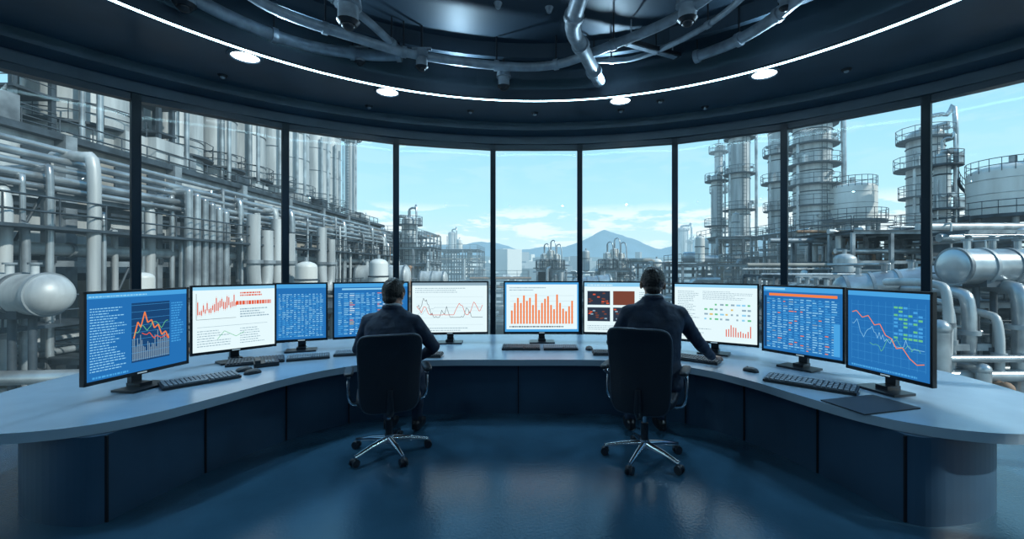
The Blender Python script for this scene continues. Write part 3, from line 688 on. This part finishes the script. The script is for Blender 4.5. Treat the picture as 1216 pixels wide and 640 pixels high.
def hvessel(name, p0, p1, r, E=E0, legs=-8, mat=4, ends=.45):
    mb = MB(); p0, p1 = Vector(p0), Vector(p1); d = (p1 - p0).normalized()
    mb.cyl(p0, p1, r, mat=mat, seg=32)
    rot = d.to_track_quat('Z', 'Y').to_matrix()
    mb.sup(p0, (r, r, r * ends), mat=mat, nu=32, nv=14, rot=rot); mb.sup(p1, (r, r, r * ends), mat=mat, nu=32, nv=14, rot=rot)
    L = (p1 - p0).length; k = max(2, int(L / (r * 1.4)))
    for i in range(k + 1):
        c = p0 + d * L * i / k; mb.cyl(c - d * .06, c + d * .06, r * 1.07, mat=0, seg=32)
    for i in range(k):
        c = p0 + d * L * (i + .5) / k; mb.cyl(c, c + Vector((0, 0, r * 1.5)), r * .16, mat=mat, seg=12); mb.cyl(c + Vector((0, 0, r * 1.45)), c + Vector((0, 0, r * 1.55)), r * .26, mat=0, seg=12)
    for t in (.2, .8):
        c = p0 + d * L * t; mb.box((c.x, c.y, c.z - r * .9), (r * 1.3, r * 1.3, r * .5), 1, math.atan2(d.y, d.x))
        for q in (-1, 1): mb.cyl((c.x + q * r * .5, c.y, legs), (c.x + q * r * .5, c.y, c.z - r * .8), .1, mat=1, seg=8)
    mb.build(name, E)
def frame(name, x0, x1, y0, y1, z0, z1, E=E1, seed=1, bay=3.0, fl=2.6, pipes=20, vess=4, walls=0.0):
    rnd = random.Random(seed); mb = MB()
    nx = max(1, round((x1 - x0) / bay)); ny = max(1, round((y1 - y0) / bay)); nz = max(1, round((z1 - z0) / fl))
    xs = [x0 + (x1 - x0) * i / nx for i in range(nx + 1)]; ys = [y0 + (y1 - y0) * i / ny for i in range(ny + 1)]; zs = [z1 - (z1 - z0) * i / nz for i in range(nz)]
    for x in xs:
        for y in ys: mb.box((x, y, (z0 + z1) / 2), (.22, .22, z1 - z0), 0 if rnd.random() < .6 else 1)
    for z in zs:
        for x in xs: mb.box((x, (y0 + y1) / 2, z), (.16, y1 - y0, .22), 1)
        for y in ys: mb.box(((x0 + x1) / 2, y, z), (x1 - x0, .16, .22), 0)
        if rnd.random() < .6:
            mb.box(((x0 + x1) / 2, (y0 + y1) / 2, z + .13), (x1 - x0 + .4, y1 - y0 + .4, .06), 1)
            k = max(2, int((x1 - x0) / 1.5)); k2 = max(2, int((y1 - y0) / 1.5))
            rail(mb, [(x0 + (x1 - x0) * i / k, y0 - .1, z + .15) for i in range(k + 1)])
            for xx in (x0 - .1, x1 + .1): rail(mb, [(xx, y0 + (y1 - y0) * i / k2, z + .15) for i in range(k2 + 1)])
    for i in range(pipes):
        r = rnd.choice([.06, .09, .13, .2, .28]); m = rnd.choice([4, 4, 5, 0, 4, 3] if rnd.random() < .5 else [4, 2])
        z = rnd.uniform(z0 + 1, z1 + .8); y = rnd.uniform(y0 - .5, y1); x = rnd.uniform(x0, x1); z2 = rnd.uniform(z0, z1)
        if rnd.random() < .5:
            xb = x + rnd.uniform(-1, 1) * (x1 - x0) * .6; e = r * 1.8
            mb.tube([(x, y, z2), (x, y, z - e), (x + math.copysign(e * .3, xb - x), y, z - e * .3), (x + math.copysign(e, xb - x), y, z), (xb, y, z)], r, m, 8)
        elif rnd.random() < .5: mb.tube([(x0 - .5, y, z), (x1 + .5, y, z)], r, m, 8)
        else:
            mb.tube([(x, y0 - .6, z), (x, y1, z)], r, m, 8); mb.tube([(x, y0 - .6, z), (x, y0 - .6, z2)], r, m, 8); mb.sup((x, y0 - .6, z), (r * 1.1,) * 3, mat=m, nu=8, nv=6)
    for i in range(vess):
        r = rnd.uniform(.35, .8); x = rnd.uniform(x0 + r, x1 - r); y = rnd.uniform(y0, y1); z = rnd.choice(zs); wm = rnd.choice([2, 2, 6])
        if rnd.random() < .6:
            h = rnd.uniform(1.5, 3.2); mb.cyl((x, y, z + .5), (x, y, z + h), r, mat=wm, seg=16); mb.sup((x, y, z + h), (r, r, r * .6), mat=wm, nu=16, nv=8); mb.sup((x, y, z + .5), (r, r, r * .6), mat=wm, nu=16, nv=8)
            mb.cyl((x, y, z + h), (x, y, z + h + r), r * .2, mat=4, seg=8); mb.ring((x, y, z + h * .7), r * 1.05, .05, 1, 16, 4)
        else:
            mb.cyl((x - 1, y, z + r + .3), (x + 1, y, z + r + .3), r, mat=4, seg=16); mb.sup((x - 1, y, z + r + .3), (r * .5, r, r), mat=4, nu=16, nv=8); mb.sup((x + 1, y, z + r + .3), (r * .5, r, r), mat=4, nu=16, nv=8)
    for i in range(int(walls * nx * nz)):
        k = rnd.randrange(nx); z = rnd.choice(zs); mb.box(((xs[k] + xs[k + 1]) / 2, y0 + .2, z - fl / 2), (xs[1] - xs[0] - .2, .1, fl - .3), rnd.choice([0, 5, 2, 1]))
    return mb.build(name, E)

# --- left plant
GZ = -8
mb = MB(); rnd = random.Random(5)
for seg_y in range(9):
    y = 8 + seg_y * 6
    for lv in range(5):
        z = GZ + lv * 3.2
        mb.box((-22.2, y + 3, z + 1.6), (.6, 5.6, 3.0), rnd.choice([5, 2, 2, 5]))
        mb.box((-21.8, y + 3, z + 3.1), (.7, 6.1, .3), 1)
        for q in range(3):
            if rnd.random() < .5: mb.box((-21.85, y + 1.2 + q * 1.9, z + 1.7), (.1, 1.1, 1.4), 1)
    mb.box((-21.7, y, 0.0), (.7, .5, 16.0), 0)
mb.box((-30, 33, -.2), (15, 54, 15.6), 0)
for k in range(18):
    y = rnd.uniform(9, 58); z = 7.8; h = rnd.uniform(.6, 1.8); mb.box((-23.2 + rnd.uniform(-.3, .6), y, z + h / 2), (rnd.uniform(.8, 1.6), rnd.uniform(.8, 2.5), h), rnd.choice([0, 1, 2]))
rail(mb, [(-21.9, 8 + i * 1.5, 7.8) for i in range(36)], r=.04)
mb.build('process_building', EL)
for (y, r, top, xx, E) in ((20.0, 1.3, 22, -27, EL), (24.2, 2.3, 17, -25.4, EL), (29.6, 1.9, 24, -25.0, EL), (33.4, 1.3, 24, -24.5, EL), (37.4, 1.7, 24, -25.2, EL), (41.0, 1.2, 22, -24.6, EL1), (45.5, 1.9, 21, -25.8, EL1), (51.4, 1.7, 18.8, -26.1, EL1), (55.5, 1.3, 19.2, -26.2, EL1)):
    mb = MB(); mb.cyl((xx, y, 4), (xx, y, top), r, mat=2, seg=32); mb.sup((xx, y, top), (r, r, r * .4), mat=2, nu=32)
    z = 8
    while z < top: mb.ring((xx, y, z), r * 1.01, .05, 0, 32, 4); z += 2.6
    for z in (9.4,):
        mb.annulus((xx, y), r * .98, r + .6, z, z + .12, 1, n=20); rail(mb, [(xx + (r + .6) * math.cos(2 * pi * i / 14), y + (r + .6) * math.sin(2 * pi * i / 14), z + .1) for i in range(14)], True)
    for q in (.9, 1.3): mb.tube([(xx + r * q, y - r * .8, 3), (xx + r * q, y - r * .8, top - 2 * q)], .14, 4, 8)
    mb.build('storage_silo', E)
mb = MB()
for (cx, cy) in ((-25.4, 19.6), (-23.6, 19.6), (-25.4, 21.2), (-23.6, 21.2), (-24.0, 26.4), (-22.9, 26.4), (-24.0, 27.4), (-22.9, 27.4)): mb.box((cx, cy, 12), (.2, .2, 10), 1)
for z in (8.5, 10.2, 11.9, 13.6, 15.3, 17):
    mb.box((-24.5, 20.4, z), (2.2, 1.9, .12), 1); rail(mb, [(-25.5, 19.5, z), (-23.5, 19.5, z), (-23.5, 21.3, z)]); mb.box((-23.45, 26.9, z), (1.4, 1.3, .12), 1)
    mb.tube([(-25.3, 19.5, z), (-23.7, 19.5, z + 1.7)], .08, 0, 4)
mb.build('stair_tower', EL)
def long_rack(name, x, y0, y1, levels, seed, E=EL, w=2.4):
    mb = MB(); rnd = random.Random(seed); y = y0; top = max(levels) + .4
    while y <= y1:
        for q in (-w / 2, w / 2): mb.box((x + q, y, (GZ + top) / 2), (.26, .26, top - GZ), 0)
        for z in levels: mb.box((x, y, z - .15), (w + .4, .22, .25), 1)
        mb.tube([(x + w / 2, y, levels[0]), (x + w / 2, y + 4.5, levels[-1])], .06, 1, 4)
        y += 4.5
    for z in levels:
        for q in (-w / 2, w / 2): mb.box((x + q, (y0 + y1) / 2, z - .3), (.16, y1 - y0, .22), 0)
        o = -w / 2 + .15
        while o < w / 2 + .1:
            r = rnd.choice([.08, .12, .16, .22]); mb.tube([(x + o + r, y0 - 2, z + r), (x + o + r, y1 + 1, z + r)], r, rnd.choice([4, 4, 2, 0]), 10); o += 2 * r + .08
            yy = y0
            while yy < y1: mb.cyl((x + o - r - .08, yy, z + r), (x + o - r - .08, yy + .12, z + r), r * 1.25, mat=0, seg=10); yy += rnd.uniform(5, 9)
    mb.build(name, E)
long_rack('pipe_rack', -18.6, 11, 58, [-4.5, -1.2, 2.4, 4.9], 2)
mb = MB(); rnd = random.Random(9)
for i, z in enumerate((4.75, 5.1, 5.5, 5.85, 6.25)):
    mb.tube([(-17.0 - .1 * i, 8, z), (-17.0 - .1 * i, 52, z)], .11 + .03 * (i % 2), 4, 10)
for k in range(46):
    y = rnd.uniform(13, 50); r = rnd.choice([.08, .11, .15, .2]); z1 = rnd.uniform(3, 6.2); z2 = rnd.uniform(-7, 1); x = -17.0 + rnd.uniform(-.3, .6); e = r * 2.2
    mb.tube(catmull([(x - 1.5, y, z1), (x - e, y, z1), (x, y, z1 - e), (x, y, (z1 + z2) / 2), (x, y, z2)], 4), r, rnd.choice([4, 4, 4, 2, 0, 2]), 10)
    if rnd.random() < .5: mb.cyl((x, y, z2 + 1), (x, y, z2 + 1.15), r * 1.5, mat=0, seg=12)
for k, y in enumerate((20.8, 21.3, 21.8, 22.3, 22.8, 23.3)):
    mb.tube([(-16.6, y, 5.6 - .15 * k), (-16.6, y, -5)], .17, 4, 12); mb.sup((-16.6, y, 5.6 - .15 * k), (.17, .17, .17), mat=4, nu=12, nv=8); mb.tube([(-16.6, y, 5.6 - .15 * k), (-18, y, 5.6 - .15 * k)], .17, 4, 12)
for (y, zz, dy) in ((25.0, .6, 1.2), (27.3, .2, 1.3), (33, .4, 1.4)):
    mb.tube(catmull([(-16.2, y, 5), (-16.2, y, zz + 1), (-16.2, y + dy * .25, zz), (-16.2, y + dy * .75, zz), (-16.2, y + dy, zz + 1), (-16.2, y + dy, 4.2)], 6), .35, 2, 14)
    for q in (0, dy): mb.cyl((-16.2, y + q, 2.2), (-16.2, y + q, 2.4), .5, mat=0, seg=16)
mb.build('process_piping', EL)
mb = MB(); 
for z in (-3.2, .0, 3.3):
    mb.box((-16.9, 30, z), (1.5, 40, .1), 1); rail(mb, [(-16.2, 10 + i * 1.6, z) for i in range(26)], r=.035)
mb.build('maintenance_walkway', EL)
hvessel('pressure_vessel', (-19, 13.5, 1.15), (-14.6, 13.0, 1.15), .62, EL, ends=.9, mat=2)
hvessel('pressure_vessel', (-17.0, 17, -3.6), (-13, 16.4, -3.6), .8, EL)
mb = MB()
for i, (z, r) in enumerate(((-1.2, .22), (-1.9, .3), (-2.7, .18), (-3.2, .25), (-4.4, .35))):
    mb.tube([(-24, 11.5 + i * .3, z), (-10, 13.8 + i * .4, z - .2), (-9.5, 14 + i * .4, z - .3 ), (-9.0, 24, z - .3)], r, 4, 12)
mb.build('transfer_pipes', EL)
frame('pipe_support_structure', -17.5, -11.5, 15.5, 23, GZ, -1.4, EL, 14, 2.5, 2.2, 26, 4)
frame('pipe_support_structure', -16, -10, 26, 38, GZ, -.6, EL, 15, 3, 2.4, 30, 6)
tower('chimney_stack', -31.8, 75, 1.0, 25, plats=2, E=EL1)
frame('process_unit', -27, -18, 62, 72, GZ, 6.8, EL1, 21, 3, 2.6, 34, 8)
frame('process_unit', -32, -20, 80, 92, GZ, 8.6, E2, 22, 3.4, 2.8, 34, 8)
frame('process_unit', -16.5, -12.6, 52, 58, GZ, 4.3, E1, 23, 2, 2.2, 20, 3)
tower('distillation_column', -15.9, 55, .95, 8.3, plats=2, E=E1, p0=5)
frame('process_unit', -26, -13, 98, 112, GZ, 6, E2, 24, 3.4, 2.8, 30, 8)
hvessel('pressure_vessel', (-17, 42, 1.2), (-12.5, 42, 1.2), 1.0, E1, mat=2)
hvessel('pressure_vessel', (-12.0, 46, .8), (-9.6, 46, .8), .8, E1, mat=2)
# --- centre
for (x, y, E, s) in ((1.9, 52, E1, 3), (9.0, 48, E1, 4)):
    frame('process_unit', x - 1.6, x + 1.6, y, y + 3, GZ, 1.6, E, s, 1.6, 2, 24, 3, .3)
    for q in (-.7, .1, .8): 
        tower('reactor_vessel', x + q * 1.0, y + 1.5, .5, 4.2 - abs(q) * .7, base=0, plats=1, E=E, p0=1.8, mat=6)
hvessel('pressure_vessel', (4.2, 44, .2), (7.6, 44, .6), .7, E1, mat=4)
frame('process_unit', 3, 9, 60, 66, GZ, 1.2, E1, 31, 3, 2.4, 24, 2)
frame('process_unit', -9, -1, 64, 70, GZ, .4, E2, 32, 3, 2.4, 24, 1)
frame('process_unit', 11, 18, 58, 64, GZ, 2.6, E1, 33, 3, 2.4, 24, 5)
tower('chimney_stack', -38, 200, 1.9, 18.5, plats=0, E=E2, ladder=False)
tower('chimney_stack', 71, 210, 3.2, 21, plats=2, E=E3); tower('chimney_stack', 68, 190, 1.2, 14, plats=2, E=E3)
# --- right plant
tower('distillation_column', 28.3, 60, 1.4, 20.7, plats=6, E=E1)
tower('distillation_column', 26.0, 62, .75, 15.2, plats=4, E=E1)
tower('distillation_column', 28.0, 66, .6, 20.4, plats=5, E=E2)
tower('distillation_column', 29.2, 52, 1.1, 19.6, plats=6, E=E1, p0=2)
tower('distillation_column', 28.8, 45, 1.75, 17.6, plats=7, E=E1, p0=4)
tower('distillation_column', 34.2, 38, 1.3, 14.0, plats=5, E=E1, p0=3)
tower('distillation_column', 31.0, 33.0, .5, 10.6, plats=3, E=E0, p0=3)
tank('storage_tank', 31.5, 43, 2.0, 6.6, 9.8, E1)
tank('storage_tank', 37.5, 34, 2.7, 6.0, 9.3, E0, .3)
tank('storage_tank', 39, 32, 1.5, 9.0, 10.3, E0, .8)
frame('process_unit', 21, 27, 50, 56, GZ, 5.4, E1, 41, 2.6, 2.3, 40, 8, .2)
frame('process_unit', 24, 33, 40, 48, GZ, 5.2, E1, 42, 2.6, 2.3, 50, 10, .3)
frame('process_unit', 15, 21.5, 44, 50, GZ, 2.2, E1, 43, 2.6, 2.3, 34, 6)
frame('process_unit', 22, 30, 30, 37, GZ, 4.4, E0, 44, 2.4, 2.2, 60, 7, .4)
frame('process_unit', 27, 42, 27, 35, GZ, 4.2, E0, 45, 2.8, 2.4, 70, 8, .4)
frame('process_unit', 15, 22, 25, 31, GZ, 1.4, E0, 46, 2.2, 2.0, 60, 4, .3)
frame('pipe_support_structure', 15.5, 21.5, 15.8, 20, GZ, .6, E0, 47, 2.0, 1.8, 66, 1, .2)
frame('pipe_support_structure', 11.6, 15.2, 14.5, 19, GZ, -.7, E0, 48, 1.8, 1.7, 50, 2, .2)
hvessel('pressure_vessel', (14.7, 15.2, 2.0), (20.5, 15.6, 2.0), .62, E0, ends=.35)
hvessel('pressure_vessel', (13.2, 18.4, 1.0), (16.4, 17.0, 1.5), .62, E0, ends=.8)
hvessel('pressure_vessel', (12.0, 17.5, .6), (12.9, 21.5, .6), .6, E0, ends=.9)
mb = MB()
for i, (x, r) in enumerate(((13.6, .14), (13.9, .1), (14.6, .2), (15.3, .13), (16.2, .25), (16.9, .12), (17.4, .16), (18.3, .22))):
    y = 14.3 + .15 * (i % 3); z = (1.4, .8, 1.1, .4, 1.3, -.4, .9, .2)[i]
    mb.tube(catmull([(x, y + 2.5, z), (x, y + .5, z), (x, y, z - .5), (x, y, z - 3), (x, y, GZ)], 5), r, 4 if i % 3 else 2, 12)
    mb.cyl((x, y, z - 1.4), (x, y, z - 1.25), r * 1.6, mat=0, seg=14)
for i, z in enumerate((-1.0, -1.6, -2.1, -3.1, -3.6)): mb.tube([(10.6, 14.0 + .2 * i, z), (24, 14.2 + .2 * i, z)], (.12, .2, .1, .25, .12)[i], 4, 12)
mb.build('process_piping', E0)

# ground, distant town, hills
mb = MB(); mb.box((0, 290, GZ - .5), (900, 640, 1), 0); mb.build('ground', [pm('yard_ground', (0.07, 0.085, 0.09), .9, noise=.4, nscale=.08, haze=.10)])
mb = MB(); rnd = random.Random(77)
for i in range(5200):
    y = rnd.uniform(110, 620); x = rnd.uniform(-.5, .75) * y; h = rnd.uniform(3, 10.2 + .014 * y)
    if rnd.random() < .05: h += rnd.uniform(1, 3 + .014 * y)
    sx, sy = rnd.uniform(1.5, 6), rnd.uniform(2, 7)
    if rnd.random() < .2: mb.cyl((x, y, GZ), (x, y, GZ + h * .8), sx * .4, mat=rnd.choice([0, 1, 2]), seg=12)
    else: mb.box((x, y, GZ + h / 2), (sx, sy, h), rnd.choice([0, 1, 2, 2, 0]), rnd.random())
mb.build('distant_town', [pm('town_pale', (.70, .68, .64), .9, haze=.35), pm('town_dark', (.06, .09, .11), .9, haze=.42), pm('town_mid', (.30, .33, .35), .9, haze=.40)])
def hills(name, d0, d1, prof, mat, seed):
    rnd = random.Random(seed); mb = MB(); nb, nd = 420, 14; ph = [rnd.uniform(0, 6.28) for _ in range(12)]
    vs = []
    for j in range(nd + 1):
        t = j / nd; d = d0 + (d1 - d0) * t
        for i in range(nb + 1):
            b_ = -1.4 + 2.9 * i / nb
            h = prof(b_) * d1 * (math.sin(min(1, t) * pi / 2) ** 1.2)
            rg = sum(math.sin(b_ * f + ph[k] + t * g) * a for k, (f, g, a) in enumerate(((23, 3, .3), (51, -5, .22), (97, 7, .15), (173, 9, .1), (310, 12, .06))))
            h *= (1 + .10 * rg)
            vs.append((b_ * d, d, -9 + max(0, h)))
    fs = [(j * (nb + 1) + i, j * (nb + 1) + i + 1, (j + 1) * (nb + 1) + i + 1, (j + 1) * (nb + 1) + i) for j in range(nd) for i in range(nb)]
    mb.add(vs, fs, 0, True); mb.build(name, [mat])
def bump(b_, c, w_, h): return h * math.exp(-((b_ - c) / w_) ** 2)
def prof1(b_):
    peak = bump(b_, .155, .028, .018) + bump(b_, .17, .085, .028) + bump(b_, .225, .04, .014) + bump(b_, .10, .03, .008)
    return .042 + peak + bump(b_, -.12, .07, .022) + bump(b_, -.24, .05, .016) + bump(b_, .36, .05, .024) + bump(b_, .02, .04, .012) + bump(b_, .5, .1, .03) + bump(b_, -.5, .1, .03)
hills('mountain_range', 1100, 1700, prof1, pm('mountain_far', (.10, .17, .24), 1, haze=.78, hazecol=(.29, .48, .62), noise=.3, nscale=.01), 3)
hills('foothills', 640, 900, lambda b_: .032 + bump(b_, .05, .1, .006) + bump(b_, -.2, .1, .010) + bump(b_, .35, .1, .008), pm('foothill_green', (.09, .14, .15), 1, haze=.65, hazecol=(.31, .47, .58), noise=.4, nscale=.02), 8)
